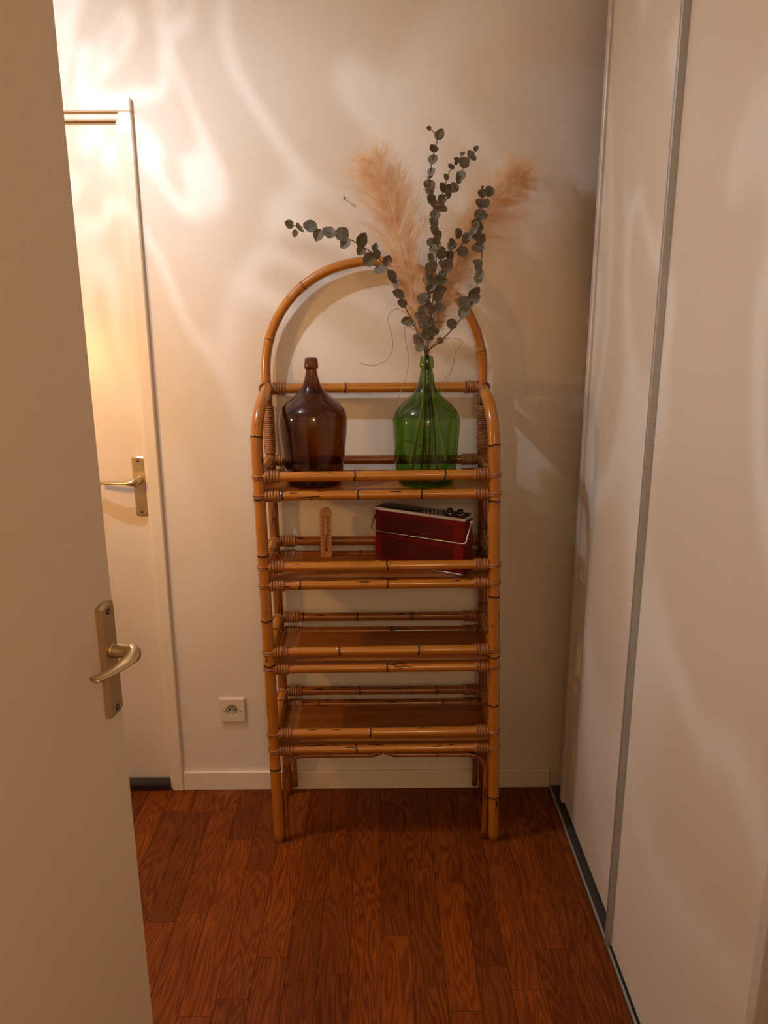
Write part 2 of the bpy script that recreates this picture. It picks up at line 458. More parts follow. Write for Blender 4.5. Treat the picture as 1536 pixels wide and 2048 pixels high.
bm = bmesh.new(); box(bm, -1.0, .60, -2.4, .44, -.010, -.0005)
mesh_obj('threshold_floor', bm, 'oak', floor, smooth=False)

# ------------------------------------------------------------------ door furniture
def handle_set(parent, loc, rotz, hub_dz, grip=1.0):
    """plate, two screws and a lever; local -Y points out of the door, the lever runs to local -X"""
    pl = bmesh.new()
    w_, h_ = .0195, .0925
    def outline(w, h, bow, n=8):
        pts = []
        for i in range(n + 1):
            u = -1 + 2 * i / n; pts.append((u * w, h - bow * u * u))
        for i in range(n + 1):
            u = 1 - 2 * i / n; pts.append((u * w, -h + bow * u * u))
        return pts
    prev = None
    for (w, h, y) in ((w_, h_, 0), (w_, h_, -.006), (w_ - .0035, h_ - .0045, -.0095)):
        cur = [pl.verts.new((x, y, z)) for x, z in outline(w, h, .003)]
        if prev:
            for i in range(len(cur)):
                j = (i + 1) % len(cur); pl.faces.new((prev[i], prev[j], cur[j], cur[i]))
        prev = cur
    pl.faces.new(prev)
    plate = mesh_obj('handle_plate', pl, 'bronze', parent, loc, smooth=False, rot=(0, 0, rotz))
    for z in (.079, -.079):
        b = bmesh.new()
        tube(b, [(0, -.0090, z), (0, -.0100, z)], .0048, 12); 
        mesh_obj('screw_hole', b, 'shade_and_marks', plate)  # dark disc, the hole's shade put into its colour
        b = bmesh.new(); tube(b, [(0, -.0098, z), (0, -.0106, z)], .0028, 10); mesh_obj('screw', b, 'steel', plate)
    b = bmesh.new()
    pts = smooth_path([(0, -.008, hub_dz), (0, -.030, hub_dz), (-.004, -.044, hub_dz + .001), (-.018, -.051, hub_dz), (-.045 * grip, -.050, hub_dz - .001), (-.072 * grip, -.043, hub_dz - .002), (-.094 * grip, -.034, hub_dz - .003)], 30)
    rad = []
    for i in range(31):
        s = i / 30; rad.append(.0110 - .0010 * s if s < .28 else max(.0132 - (s - .28) * .0045, .0070))
    asp = 1.0
    tube(b, pts, rad, 14, True, up=(0, 0, 1), aspect=1.0)
    # flatten the grip, keep the round neck
    for v in b.verts:
        k = min(max((-v.co.x - .004) / .03, 0), 1)
        v.co.z = hub_dz + (v.co.z - hub_dz) * (1 - .60 * k)
    mesh_obj('lever', b, 'bronze', parent, loc, rot=(0, 0, rotz))
    b = bmesh.new(); tube(b, [(0, -.009, hub_dz), (0, -.014, hub_dz)], .0125, 18)
    mesh_obj('hub_collar', b, 'bronze', parent, loc, rot=(0, 0, rotz))

# far door, closed in the back wall
d1 = empty('door_1', (-1.05, D, 0), None, None, kind='structure')
def in_door1(dims, name, mat, bevel=.0015):
    bm = bmesh.new(); x0, x1, y0, y1, z0, z1 = dims
    box(bm, x0 + 1.05, x1 + 1.05, y0 - D, y1 - D, z0, z1, bevel=bevel)
    return mesh_obj(name, bm, mat, d1, smooth=False)
in_door1((-1.395, -.700, D + .014, D + .054, .008, 2.044), 'door_leaf', 'door')
for nm, (a, b_) in (('casing', (DX1 - .036, DX1)), ('casing', (DX0, DX0 + .036))):
    in_door1((a, b_, D - .016, D + .06, 0, DZ - .0365), nm, 'trim', .003)
in_door1((DX0, DX1, D - .016, D + .06, DZ - .036, DZ), 'casing', 'trim', .003)
for a, b_ in ((-.7015, -.688), (DX0 + .034, DX0 + .0465)):
    in_door1((a, b_, D - .004, D + .06, 0, DZ - .055), 'door_stop', 'trim', .003)
in_door1((DX0 + .034, -.688, D - .004, D + .06, DZ - .055, DZ - .036), 'door_stop', 'trim', .003)
b = bmesh.new()
tube(b, [(-.34, -.004, .024), (.348, -.004, .024)], .0165, 12)
tube(b, [(-.34, -.006, .0065), (.348, -.006, .0065)], .0065, 8)
mesh_obj('draught_seal', b, 'seal_and_gap', d1, loc=(0, 0, 0))
handle_set(d1, (-.7215 + 1.05, .014, 1.036), 0, .020, 1.3)

# near door, standing open at the camera's left
ANG = math.radians(10.8)
hx, hy = -.4094 - .73 * math.sin(ANG), 1.120 - .73 * math.cos(ANG)
d2 = empty('door_2', (hx, hy, 0), None, None, kind='structure', rot=(0, 0, -ANG))
bm = bmesh.new(); box(bm, -.040, 0, 0, .73, .006, 2.04, bevel=.0015)
mesh_obj('door_leaf', bm, 'door', d2, smooth=False)
bm = bmesh.new(); box(bm, -.030, -.010, .7295, .7312, .92, 1.10, bevel=.0004)
mesh_obj('lock_plate', bm, 'bronze', d2, smooth=False)
bm = bmesh.new(); box(bm, -.026, -.014, .731, .739, 1.00, 1.03, bevel=.002)
mesh_obj('latch', bm, 'bronze', d2, smooth=False)
handle_set(d2, (0.0, .73 - .0300, 1.036), math.radians(90), .016)
for z in (.25, 1.75):
    b = bmesh.new(); tube(b, [(.004, -.002, z), (.004, -.002, z + .10)], .007, 12); mesh_obj('hinge', b, 'bronze', d2)

# sliding wardrobe doors on the right
XN, XF = .572, .592                            # faces of the near and the far panel
tr1 = structure('trim_1', [(.5650, .5700, .93, D - .002, 0, .009)], 'alu')
bm = bmesh.new(); box(bm, .5700, .640, .93, D - .002, -.006, .0015); mesh_obj('track_bed', bm, 'seal_and_gap', tr1, smooth=False)  # dark strip painting the shaded gap under the panels
nd = empty('sliding_door', (.58, 1.29, 0), 'near sliding wardrobe panel with grey metal edge profile, closest to camera on the right', 'sliding door')
def sub(root, name, dims, mat, bevel=.001):
    l = root.location; x0, x1, y0, y1, z0, z1 = dims
    bm = bmesh.new(); box(bm, x0 - l.x, x1 - l.x, y0 - l.y, y1 - l.y, z0 - l.z, z1 - l.z, bevel=bevel)
    return mesh_obj(name, bm, mat, root, smooth=False)
sub(nd, 'panel', (XN + .0035, XN + .013, .955, 1.600, .012, 2.47), 'panel')
sub(nd, 'edge_profile', (.5595, XN + .012, 1.597, 1.608, .010, 2.47), 'alu', .0015)
sub(nd, 'edge_profile', (.560, XN + .012, .930, .956, .010, 2.47), 'alu_pale', .002)
fd = empty('sliding_door', (.60, 1.88, 0), 'far sliding wardrobe panel beside the bamboo shelf, pale edge against back wall', 'sliding door')
sub(fd, 'panel', (XF + .0015, XF + .012, 1.56, 2.180, .012, 2.47), 'panel')
sub(fd, 'edge_profile', (XF - .008, XF + .012, 2.178, 2.204, .010, 2.47), 'alu_pale', .002)
sub(fd, 'edge_profile', (XF - .005, XF + .012, 1.535, 1.561, .010, 2.47), 'alu_pale', .002)
nd['group'] = fd['group'] = 'sliding wardrobe doors'

# ------------------------------------------------------------------ wall socket and nail
so = empty('wall_socket', (-.479, D, .292), 'square cream wall socket low on the wall between door and shelf', 'socket')
bm = bmesh.new()
# plate with a round hole: ring of quads from circle to square
n = 40; hole = .0215
def sq(a, s):
    c, s_ = math.cos(a), math.sin(a); k = s / max(abs(c), abs(s_)); return c * k, s_ * k
A = [bm.verts.new((hole * math.cos(2 * PI * i / n), -.010, hole * math.sin(2 * PI * i / n))) for i in range(n)]
B = [bm.verts.new((sq(2 * PI * i / n, .0385)[0], -.010, sq(2 * PI * i / n, .0385)[1])) for i in range(n)]
Cc = [bm.verts.new((sq(2 * PI * i / n, .0405)[0], -.0085, sq(2 * PI * i / n, .0405)[1])) for i in range(n)]
Dd = [bm.verts.new((sq(2 * PI * i / n, .0405)[0], .0, sq(2 * PI * i / n, .0405)[1])) for i in range(n)]
E_ = [bm.verts.new((hole * math.cos(2 * PI * i / n), .0, hole * math.sin(2 * PI * i / n))) for i in range(n)]
for i in range(n):
    j = (i + 1) % n
    for p, q in ((A, B), (B, Cc), (Cc, Dd), (E_, A)): bm.faces.new((p[i], p[j], q[j], q[i]))
mesh_obj('cover_plate', bm, 'socket', so, smooth=False)
bm = bmesh.new(); tube(bm, [(0, -.0006, 0), (0, -.0035, 0)], .0214, 32); mesh_obj('well', bm, 'socket_in', so, smooth=False)
for x in (-.0095, .0095):
    bm = bmesh.new(); tube(bm, [(x, -.0034, .0), (x, -.0042, .0)], .0030, 12); mesh_obj('pin_hole', bm, 'shade_and_marks', so)  # raised dark disc painted as the shade of the hole
bm = bmesh.new(); tube(bm, [(0, -.003, .0105), (0, -.0135, .0105)], .0024, 12); mesh_obj('earth_pin', bm, 'steel', so)
for x in (-.0272, .0272):
    bm = bmesh.new(); tube(bm, [(x, -.0098, -.002), (x, -.0106, -.002)], .0023, 12); mesh_obj('screw', bm, 'shade_and_marks', so)

bm = bmesh.new()
npt = at(690, 399, D)
tube(bm, [(0, .004, 0), (-.001, -.019, .002)], .0016, 10); tube(bm, [(-.001, -.019, .002), (-.001, -.0205, .002)], .0042, 14)
nail = mesh_obj('wall_nail', bm, 'steel', None, npt)
tag(nail, 'small bare nail sticking out of the wall above the shelf arch', 'nail')

# ------------------------------------------------------------------ bamboo shelf
YF, YR = 2.018, 2.256
def xl(z): return -.319 + (1.2 - z) * .0125
def xr(z): return .306 + (1.2 - z) * .030
SH = Vector((.02, 2.137, 0))
shelf = empty('bamboo_shelf', SH, 'tall honey-brown bamboo shelf with arched top and four tiers against the wall', 'shelf')
def loc(p): return Vector(p) - SH
def L_(pts): return [loc(p) for p in pts]

ZU = [1.1222, .8705, .6185, .362]; ZL = [1.0705, .8175, .5665, .3095]          # upper and lower front rails
ZRU = [1.1225, .8735, .6265, .3735]; ZRL = [1.0790, .8290, .5790, .3280]       # at the back
RP = .0160
def hoop(side, nodes):
    X = xl if side < 0 else xr
    pts = [(X(z), YF, z) for z in (0, .3, .6, .9, 1.1, 1.20)]
    zt = 1.326
    for i in range(1, 13):
        a = PI / 2 * i / 12
        pts.append((X(1.25) + side * .000 - side * .010 * math.sin(a) ** 2, YF + .125 * (1 - math.cos(a)), 1.20 + .126 * math.sin(a)))
    pts.append((X(1.32) - side * .004, YR - .040, zt + .006))
    pts.append((X(1.32) - side * .002, YR - .004, zt + .010))
    return bamboo_pole(L_(pts), RP, nodes, 'front_post', 'bamboo', shelf, seg=16, step=.025)
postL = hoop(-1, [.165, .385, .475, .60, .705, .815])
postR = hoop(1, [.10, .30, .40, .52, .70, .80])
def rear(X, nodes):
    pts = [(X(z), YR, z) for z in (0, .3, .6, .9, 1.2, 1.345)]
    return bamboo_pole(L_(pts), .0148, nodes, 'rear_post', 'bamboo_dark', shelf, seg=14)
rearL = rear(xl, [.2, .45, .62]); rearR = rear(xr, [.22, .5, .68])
# arch: rises from the rear posts
xa, xb = xl(1.36), xr(1.36); xc = (xa + xb) / 2; R = (xb - xa) / 2
pts = [(xa, YR, 1.335), (xa, YR, 1.365)]
for i in range(49):
    a = PI - PI * i / 48
    ca, sa = math.cos(a), math.sin(a)
    pts.append((xc + R * math.copysign(abs(ca) ** .96, ca), YR, 1.375 + .306 * abs(sa) ** .97))
pts += [(xb, YR, 1.365), (xb, YR, 1.335)]
bamboo_pole(L_(pts), .0135, [.13, .30, .62, .905], 'arch', 'bamboo', shelf, seg=14, step=.02, node_w=.0012)

def binding_on(parent, p, d, r, n, pitch=.0078, minor=.0042, loop=None):
    """n turns of cane around a rail end, and a tie around the post it meets"""
    b = bmesh.new(); p = Vector(p); d = Vector(d).normalized()
    for i in range(n): torus(b, p + d * (pitch * i), d + Vector((0, 0, random.uniform(-.09, .09))), r + .0004, minor * random.uniform(.9, 1.08), 18, 6)
    if loop:
        q, ax_, rr = loop
        for k in (-.0028, .0030): torus(b, Vector(q) + Vector(ax_) * k, Vector(ax_) + Vector((random.uniform(-.05, .05), 0, 0)), rr + .0006, .0026, 20, 6)
    return mesh_obj('binding', b, 'cane', parent)

def rail(p0, p1, r, nodes, mat, tie0=None, tie1=None, n=5, name='rail', inset=.020):
    p0, p1 = Vector(p0), Vector(p1)
    o = bamboo_pole(L_([p0, p0.lerp(p1, .33), p0.lerp(p1, .66), p1]), r, nodes, name, mat, shelf)
    d = (p1 - p0).normalized()
    binding_on(o, loc(p0 + d * inset), d, r, n, loop=(loc(p0), (0, 0, 1), RP) if tie0 else None)
    binding_on(o, loc(p1 - d * inset), -d, r, n, loop=(loc(p1), (0, 0, 1), RP) if tie1 else None)
    return o
NF = [[[.40, .83], [.0], [.0]], ]
nodesU = [[.408, .79], [.535], [.315, .665], [.44]]
nodesL = [[.10, .42, .69], [.155, .535], [.525], [.375]]
nodesRU = [[.12, .61], [.52, .95], [.12, .385, .65], [.385, .77]]
nodesRL = [[.3, .7], [.22, .41], [.07, .55], [.18, .80]]
for k in range(4):
    zu, zl_, zru, zrl = ZU[k], ZL[k], ZRU[k], ZRL[k]
    rail((xl(zu), YF, zu), (xr(zu), YF, zu + .004), .0136, nodesU[k], 'bamboo', True, True, name='front_rail')
    rail((xl(zl_), YF, zl_), (xr(zl_), YF, zl_ + .004), .0133, nodesL[k], 'bamboo_burnt', True, True, name='front_rail')
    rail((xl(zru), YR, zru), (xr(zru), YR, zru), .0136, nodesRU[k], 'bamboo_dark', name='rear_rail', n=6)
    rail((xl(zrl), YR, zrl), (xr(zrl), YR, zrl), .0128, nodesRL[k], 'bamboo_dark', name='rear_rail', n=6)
    for X in (xl, xr):
        for za, zb, rr in ((zu, zru, .0142), (zl_, zrl, .0128)):
            o = bamboo_pole(L_([(X(za), YF + .006, za), (X(za), (YF + YR) / 2, (za + zb) / 2), (X(zb), YR - .004, zb)]), rr, [.5 + random.uniform(-.2, .2)], 'side_rail', 'bamboo', shelf)
            binding_on(o, loc((X(zb), YR - .016, zb)), (0, -1, 0), rr, 2, pitch=.006)
    zt = zl_ + .0125
    bm = bmesh.new()
    box(bm, xl(zt) + .012 - SH.x, xr(zt) - .012 - SH.x, YF + .000 - SH.y, YR - .006 - SH.y, zt - .007, zt, bevel=.001)
    # the board follows the slight rise of the rear rails
    for v in bm.verts: v.co.z += max(0, (v.co.y + SH.y - YF) / (YR - YF)) * .004
    mesh_obj('shelf_board', bm, 'board', shelf, smooth=False)
rail((xl(1.332), YR - .002, 1.332), (xr(1.332), YR - .002, 1.334), .0146, [.365], 'bamboo', name='top_rail', n=5)
for X, post in ((xl, rearL), (xr, rearR)):
    b = bmesh.new()
    for i in range(22):
        z = 1.148 + i * .0062
        torus(b, loc((X(z), YR, z)), (random.uniform(-.05, .05), 0, 1), .0152, .0035 * random.uniform(.85, 1.1), 18, 6)
    mesh_obj('binding', b, 'cane', post)
    b = bmesh.new()
    for i in range(3): torus(b, loc((X(1.33), YR - .020 - .005 * i, 1.335)), (0, 1, 0), .0160, .0030, 18, 6)
    mesh_obj('binding', b, 'cane', postL if X is xl else postR)
# bent braces under the lowest tier, front and back; each pair leaves a notch in the middle
for yb, z0, rr in ((YF + .004, 0, .0078), (YR - .004, .030, .0085)):
    for side in (-1, 1):
        X = xl if side < 0 else xr
        xo = X(.15) - side * (.0245 if yb < 2.1 else .026)
        pts = [(xo - side * 0, yb, z0), (xo, yb, .10), (xo, yb, .20), (xo, yb, .235)]
        for i in range(1, 9):
            a = PI / 2 * i / 8
            pts.append((xo - side * .052 * (1 - math.cos(a)), yb, .235 + .052 * math.sin(a)))
        pts += [(xo * .5 + .010, yb, .288), (.010 + side * .016, yb, .288), (.010 + side * .010, yb, .292), (.010 + side * .004, yb, .298)]
        bamboo_pole(L_(pts), rr, [.55, .72], 'brace', 'bamboo_dark', shelf, seg=10, node_w=.0008)

# ------------------------------------------------------------------ demijohns
def demijohn(name, x, y, z, prof, mat, label):
    root = empty(name, (x, y, z), label, 'bottle')
    z0 = prof[0][1]
    pp = [(r, zz - z0) for r, zz in prof]
    # resample smoothly
    P = smooth_path([(r, 0, zz) for r, zz in pp[:-5]], 48)
    body = [(max(p.x, .001), p.z) for p in P]
    bm = bmesh.new(); lathe(bm, body, 48, True, False)
    mesh_obj('body', bm, mat, root)
    lip = pp[-6:]
    bm = bmesh.new(); lathe(bm, lip, 32, False, False)
    mesh_obj('lip', bm, mat, root)
    return root
K = .000498
def prof_from(rows, ztop, ytop, base):
    out = [(base[0] * .80, base[1]), (base[0] * .93, base[1] + .002), (base[0], base[1] + .007)]
    for hw, yy in rows: out.append((hw * K, ztop - (yy - ytop) * .000496))
    return out
zb = ZL[0] + .0125 + .0018
am = prof_from([(163, 700), (173, 620), (182, 540), (187.5, 470), (188, 435), (183, 400), (172, 372), (141, 338), (91, 298), (53, 250), (36, 200), (28.5, 160)], 1.428, 97, (.076, zb))
am += [(.0145, 1.3975), (.0188, 1.400), (.0190, 1.408), (.0170, 1.424), (.0150, 1.428), (.0118, 1.426)]
demijohn('demijohn', -.178, 2.106, zb, am, 'amber', 'brown amber glass demijohn, empty, on the top tier at left')
gr = prof_from([(168, 700), (176, 600), (181, 520), (184, 460), (183, 430), (172, 390), (143, 350), (95, 310), (68, 280), (48, 240), (40, 200), (32, 160)], 1.431, 87, (.077, zb))
gr += [(.0160, 1.3975), (.0192, 1.401), (.0196, 1.408), (.0175, 1.426), (.0155, 1.431), (.0122, 1.429)]
GB = demijohn('demijohn', .131, 2.106, zb, gr, 'green', 'green glass demijohn holding dried plumes and eucalyptus on the top tier')
GX, GY = .131, 2.106

# ------------------------------------------------------------------ dried bouquet
def pv(px, py, y): return at(px, py, y)
def c1(x, y): return (540 + x * .36458, 230 + y * .36458)
neck = Vector((GX, GY, 1.43))

def hair_plume(name, axis, width, n_branch, hairs, parent, origin, seed, sprays=()):
    """feathery seed head: side branchlets along the axis, each with fine hairs; one mesh of slim blades"""
    rg = random.Random(seed)
    A = smooth_path(axis, 60)
    V, F = [], []
    def hair(p, d, ln, wd):
        n = Vector((rg.uniform(-1, 1), rg.uniform(-1, 1), rg.uniform(-1, 1)))
        s = d.cross(n).normalized() * wd
        bend = Vector((rg.uniform(-1, 1), rg.uniform(-1, 1), rg.uniform(-1.1, .5))) * ln * .22
        m = p + d * ln * .55 + bend * .4; e = p + d * ln + bend
        i = len(V)
        for q in (p - s, p + s, m + s * .8, m - s * .8, e): V.append(q - origin)
        F.append((i, i + 1, i + 2, i + 3)); F.append((i + 3, i + 2, i + 4))
    def branchlet(base, d0, ln, droop, nh):
        d = d0.copy(); p = base.copy(); k = 7
        pts = [p.copy()]
        bendv = Vector((rg.uniform(-1, 1), rg.uniform(-.6, .6), rg.uniform(-.6, .4))) * .10
        for j in range(k):
            d = (d + droop / k + bendv / k * 2).normalized(); p = p + d * ln / k; pts.append(p.copy())
        for j in range(nh):
            s = rg.random() ** .8 * k; q = min(int(s), k - 1); pt = pts[q].lerp(pts[q + 1], s - q); tg = (pts[q + 1] - pts[q]).normalized()
            rad = Vector((rg.gauss(0, 1), rg.gauss(0, 1), rg.gauss(0, 1))); rad = (rad - tg * rad.dot(tg)).normalized()
            hd = (tg * 1.0 + rad * rg.uniform(.2, .9)).normalized()
            hair(pt, hd, rg.uniform(.010, .026), .00015)
    for i in range(n_branch):
        t = rg.random() ** .85; q_ = t * 59; q = int(q_); base = A[q].lerp(A[q + 1], q_ - q); tg = (A[min(q + 2, 60)] - A[max(q - 1, 0)]).normalized()
        phi = rg.uniform(0, 2 * PI)
        u = tg.orthogonal().normalized(); v = tg.cross(u)
        rad = u * math.cos(phi) + v * math.sin(phi); rad.y *= .55
        wv = width(t) * rg.uniform(.35, 1.12)
        open_ = rg.uniform(.30, .95)
        d0 = (tg + rad * open_ + Vector((rg.gauss(0, .10), rg.gauss(0, .08), rg.gauss(0, .10)))).normalized()
        base = base + rad * wv * rg.uniform(0, .45)
        ln = min(wv / (open_ * .8), wv * 1.6) * rg.uniform(.75, 1.1)
        branchlet(base, d0, ln, rad * rg.uniform(-.1, .5) + Vector((0, 0, rg.uniform(-.35, .05))), hairs)
    for base, d0, ln, nh in sprays:
        for j in range(nh):
            dd = (Vector(d0) + Vector((rg.uniform(-.12, .12), rg.uniform(-.1, .1), rg.uniform(-.12, .12)))).normalized()
            branchlet(Vector(base) + Vector((rg.uniform(-.01, .01), 0, rg.uniform(-.01, .01))), dd, ln * rg.uniform(.7, 1.1), Vector((.15, 0, -.25)), hairs // 2)
    me = bpy.data.meshes.new(name); me.from_pydata([tuple(v) for v in V], [], F); me.materials.append(MAT['plume'])
    o = bpy.data.objects.new(name, me); COL.objects.link(o); o.parent = parent; o['kind'] = 'stuff'
    return o

def pampas(label, axis, stem_px, width, n_branch, hairs, seed, sprays=()):
    stem = smooth_path(stem_px, 30)
    root = empty('pampas_grass', stem[0], label, 'dried flower', 'pampas plumes in the green demijohn')
    bm = bmesh.new(); tube(bm, [p - stem[0] for p in stem], [.0052 - .0042 * min(1, i / 14) for i in range(31)], 8)
    mesh_obj('stem', bm, 'grass_stem', root)
    hair_plume('plume', axis, width, n_branch, hairs, root, stem[0], seed, sprays)
    return root
def wfun(tab):
    def f(t):
        for (a, va), (b, vb) in zip(tab, tab[1:]):
            if t <= b: return va + (vb - va) * (t - a) / (b - a)
        return tab[-1][1]
    return f
axL = [pv(846, 690, 2.10), pv(838, 640, 2.10), pv(822, 570, 2.105), pv(803, 500, 2.11), pv(786, 430, 2.115), pv(766, 375, 2.12), pv(744, 328, 2.125)]
pampas('full beige pampas plume leaning left out of the green demijohn',
       axL, [pv(820, 926, 2.10), pv(833, 870, 2.104), pv(846, 800, 2.106), pv(849, 706, 2.106)] + axL,
       wfun([(0, .016), (.16, .030), (.36, .052), (.55, .072), (.8, .070), (1, .040)]), 640, 70, 5,
       sprays=[(pv(800, 430, 2.115), (.22, -.1, 1), .085, 16), (pv(812, 500, 2.10), (.30, -.2, .8), .06, 10), (pv(835, 590, 2.09), (.12, -.3, .9), .055, 12), (pv(780, 400, 2.12), (-.6, -.1, .8), .06, 10)])
axR = [pv(868, 670, 2.12), pv(893, 590, 2.14), pv(918, 520, 2.15), pv(955, 450, 2.165), pv(1000, 390, 2.175), pv(1040, 345, 2.185)]
pampas('wispy beige pampas plume leaning right behind the eucalyptus',
       axR, [pv(893, 922, 2.10), pv(880, 858, 2.104), pv(868, 800, 2.106), pv(857, 706, 2.108), pv(864, 680, 2.12)] + axR[1:],
       wfun([(0, .014), (.3, .034), (.6, .056), (.85, .066), (1, .040)]), 760, 62, 9,
       sprays=[(pv(975, 440, 2.17), (1, .1, .25), .10, 20), (pv(985, 420, 2.17), (1, .1, .12), .09, 12), (pv(965, 470, 2.17), (1, .1, -.05), .08, 10), (pv(1030, 360, 2.18), (.8, .05, .9), .06, 14), (pv(945, 520, 2.165), (1, .1, .1), .045, 5)])

# eucalyptus leaves: six folded, cupped blades share their meshes
def leaf_mesh(i):
    rg = random.Random(100 + i)
    bm = bmesh.new()
    n = 7; Lw = rg.uniform(.74, .95); notch = rg.uniform(-.03, .06)
    fold = rg.uniform(.10, .32); curl = rg.uniform(-.25, .25)
    mid, lft, rgt = [], [], []
    for k in range(n + 1):
        t = k / n
        w_ = .5 * Lw * (math.sin(PI * min(1, t ** .80)) ** .62 if 0 < t < 1 else 0)
        x = t - .0
        zc = curl * (t - .5) ** 2
        mid.append(bm.verts.new((x - (notch if k == n else 0), 0, zc)))
        if 0 < k < n:
            lft.append(bm.verts.new((x + rg.uniform(-.02, .02), w_ * rg.uniform(.9, 1.06), zc + fold * w_ + rg.uniform(-.03, .03))))
            rgt.append(bm.verts.new((x + rg.uniform(-.02, .02), -w_ * rg.uniform(.9, 1.06), zc + fold * w_ + rg.uniform(-.03, .03))))
    for side in (lft, rgt):
        bm.faces.new((mid[0], mid[1], side[0]) if side is rgt else (mid[0], side[0], mid[1]))
        for k in range(len(side) - 1):
            bm.faces.new((mid[k + 1], mid[k + 2], side[k + 1], side[k]))
        bm.faces.new((mid[n - 1], mid[n], side[-1]))
    bmesh.ops.recalc_face_normals(bm, faces=bm.faces)
    bmesh.ops.solidify(bm, geom=bm.faces[:], thickness=.016)
    me = bpy.data.meshes.new('leaf'); bm.to_mesh(me); bm.free(); me.materials.append(MAT['leaf'])
    return me
LEAF = [leaf_mesh(i) for i in range(8)]
rl = random.Random(21)
VIEW = Vector((0, -1, .12)).normalized()
def eucalyptus(label, stems, leaves, y0, y1):
    """stems: polylines in picture crops (first one starts at the neck); leaves: (x, y, size)"""
    low = neck + Vector((rl.uniform(-.055, .055), rl.uniform(-.05, .05), -.325)); base = low
    mids = [low, low.lerp(neck, .55) + Vector((rl.uniform(-.008, .008), rl.uniform(-.008, .008), 0)), neck + Vector((rl.uniform(-.006, .006), rl.uniform(-.006, .006), -.06)), neck + Vector((rl.uniform(-.006, .006), rl.uniform(-.005, .005), -.005))]
    root = empty('eucalyptus_branch', base, label, 'dried branch', 'eucalyptus branches in the green demijohn')
    paths = []
    top = min(p[1] for st in stems for p in st)
    def dep(py): return y0 + (y1 - y0) * min(max((1315 - py) / (1315 - top), 0), 1)
    for i, st in enumerate(stems):
        pts = [pv(*c1(x, y), dep(y)) for x, y in st]
        if i == 0: pts = mids + pts
        P = smooth_path(pts, 12 * len(pts)); paths.append(P)
        bm = bmesh.new(); n = len(P)
        tube(bm, [p - base for p in P], [(.0022 if i == 0 else .0014) * (1 - .55 * k / n) for k in range(n)], 7)
        mesh_obj('stem', bm, 'stem', root)
    allp = [(p, (P[min(k + 1, len(P) - 1)] - P[max(k - 1, 0)]).normalized()) for P in paths for k, p in enumerate(P)]
    for (x, y, s) in leaves:
        c = pv(*c1(x, y), dep(y))
        size = s * (1.0 + .5 * min(1, s / 42)) * .36458 / 690
        bp, tg = min(allp, key=lambda q: (q[0] - c).length)
        off = c - bp
        if off.length < size * .22:
            sd = Vector((rl.choice((-1, 1)) * rl.uniform(.4, 1), rl.uniform(-.6, .2), rl.uniform(-.2, .6)))
            d = (tg * .5 + sd).normalized()
        else:
            d = (off.normalized() + tg * .25).normalized()
        start = c - d * size * .5
        start = start.lerp(bp, .35); d = (c + d * size * .5 - start); ln = d.length; d.normalize(); ln = max(ln, size)
        nrm = (VIEW + Vector((rl.uniform(-.75, .75), rl.uniform(-.2, .2), rl.uniform(-.6, .6)))).normalized()
        yv = nrm.cross(d).normalized(); zv = d.cross(yv)
        m = Matrix((d * ln, yv * size, zv * size)).transposed().to_4x4(); m.translation = start - base
        o = bpy.data.objects.new('leaf', LEAF[rl.randrange(8)]); COL.objects.link(o); o.parent = root; o.matrix_local = m
    return root

eucalyptus('eucalyptus branch with broad grey leaves reaching far left over the arch',
    [[(845, 1290), (800, 1170), (740, 1050), (680, 910), (610, 800), (530, 735), (420, 675), (280, 635), (170, 612), (112, 605)]],
    [(112, 605, 34), (138, 655, 26), (170, 628, 46), (235, 612, 52), (268, 655, 42), (335, 655, 48), (408, 655, 50), (415, 700, 44), (495, 690, 52), (500, 742, 36),
     (578, 722, 30), (545, 795, 50), (590, 770, 36), (610, 850, 50), (640, 800, 38), (672, 895, 52), (690, 930, 40), (715, 990, 46), (735, 1035, 38), (750, 1130, 40), (770, 1140, 34)], 2.09, 2.085)
eucalyptus('tallest eucalyptus branch rising straight up in the centre',
    [[(855, 1290), (868, 1100), (885, 900), (905, 650), (895, 500), (872, 380), (880, 300), (900, 200), (918, 130), (895, 90), (870, 72)]],
    [(876, 72, 20), (928, 113, 40), (935, 108, 30), (905, 186, 34), (888, 252, 36), (880, 320, 34), (876, 345, 26), (890, 392, 44), (885, 420, 36), (888, 465, 36), (895, 490, 30), (900, 555, 38), (905, 595, 38), (890, 580, 26),
     (905, 640, 40), (915, 660, 34), (905, 690, 36), (885, 700, 34), (890, 745, 38), (905, 730, 40), (885, 790, 34), (890, 840, 46), (900, 830, 38), (880, 895, 46), (865, 910, 40), (870, 950, 42), (885, 960, 40), (835, 1010, 44), (860, 1000, 36)], 2.075, 2.085)
eucalyptus('forked eucalyptus branch just right of the tallest one',
    [[(862, 1290), (890, 1050), (908, 850), (915, 640), (930, 520), (975, 455), (1020, 385), (1052, 310), (1085, 245), (1110, 215), (1130, 186)],
     [(930, 520), (945, 440), (962, 380), (985, 310), (1010, 275), (1035, 245), (1053, 216)]],
    [(1053, 217, 22), (1030, 252, 26), (1018, 265, 18), (998, 290, 28), (970, 345, 26), (950, 402, 36), (962, 412, 30), (938, 465, 34), (930, 490, 30), (922, 518, 32),
     (1128, 187, 24), (1106, 226, 34), (1115, 236, 26), (1073, 270, 40), (1040, 340, 38), (1042, 360, 30), (1020, 406, 38), (992, 402, 34), (975, 440, 32), (950, 515, 30),
     (935, 745, 36), (940, 765, 40), (915, 730, 30), (920, 1000, 40), (930, 960, 46), (925, 905, 36), (955, 910, 30), (930, 1060, 46)], 2.085, 2.10)
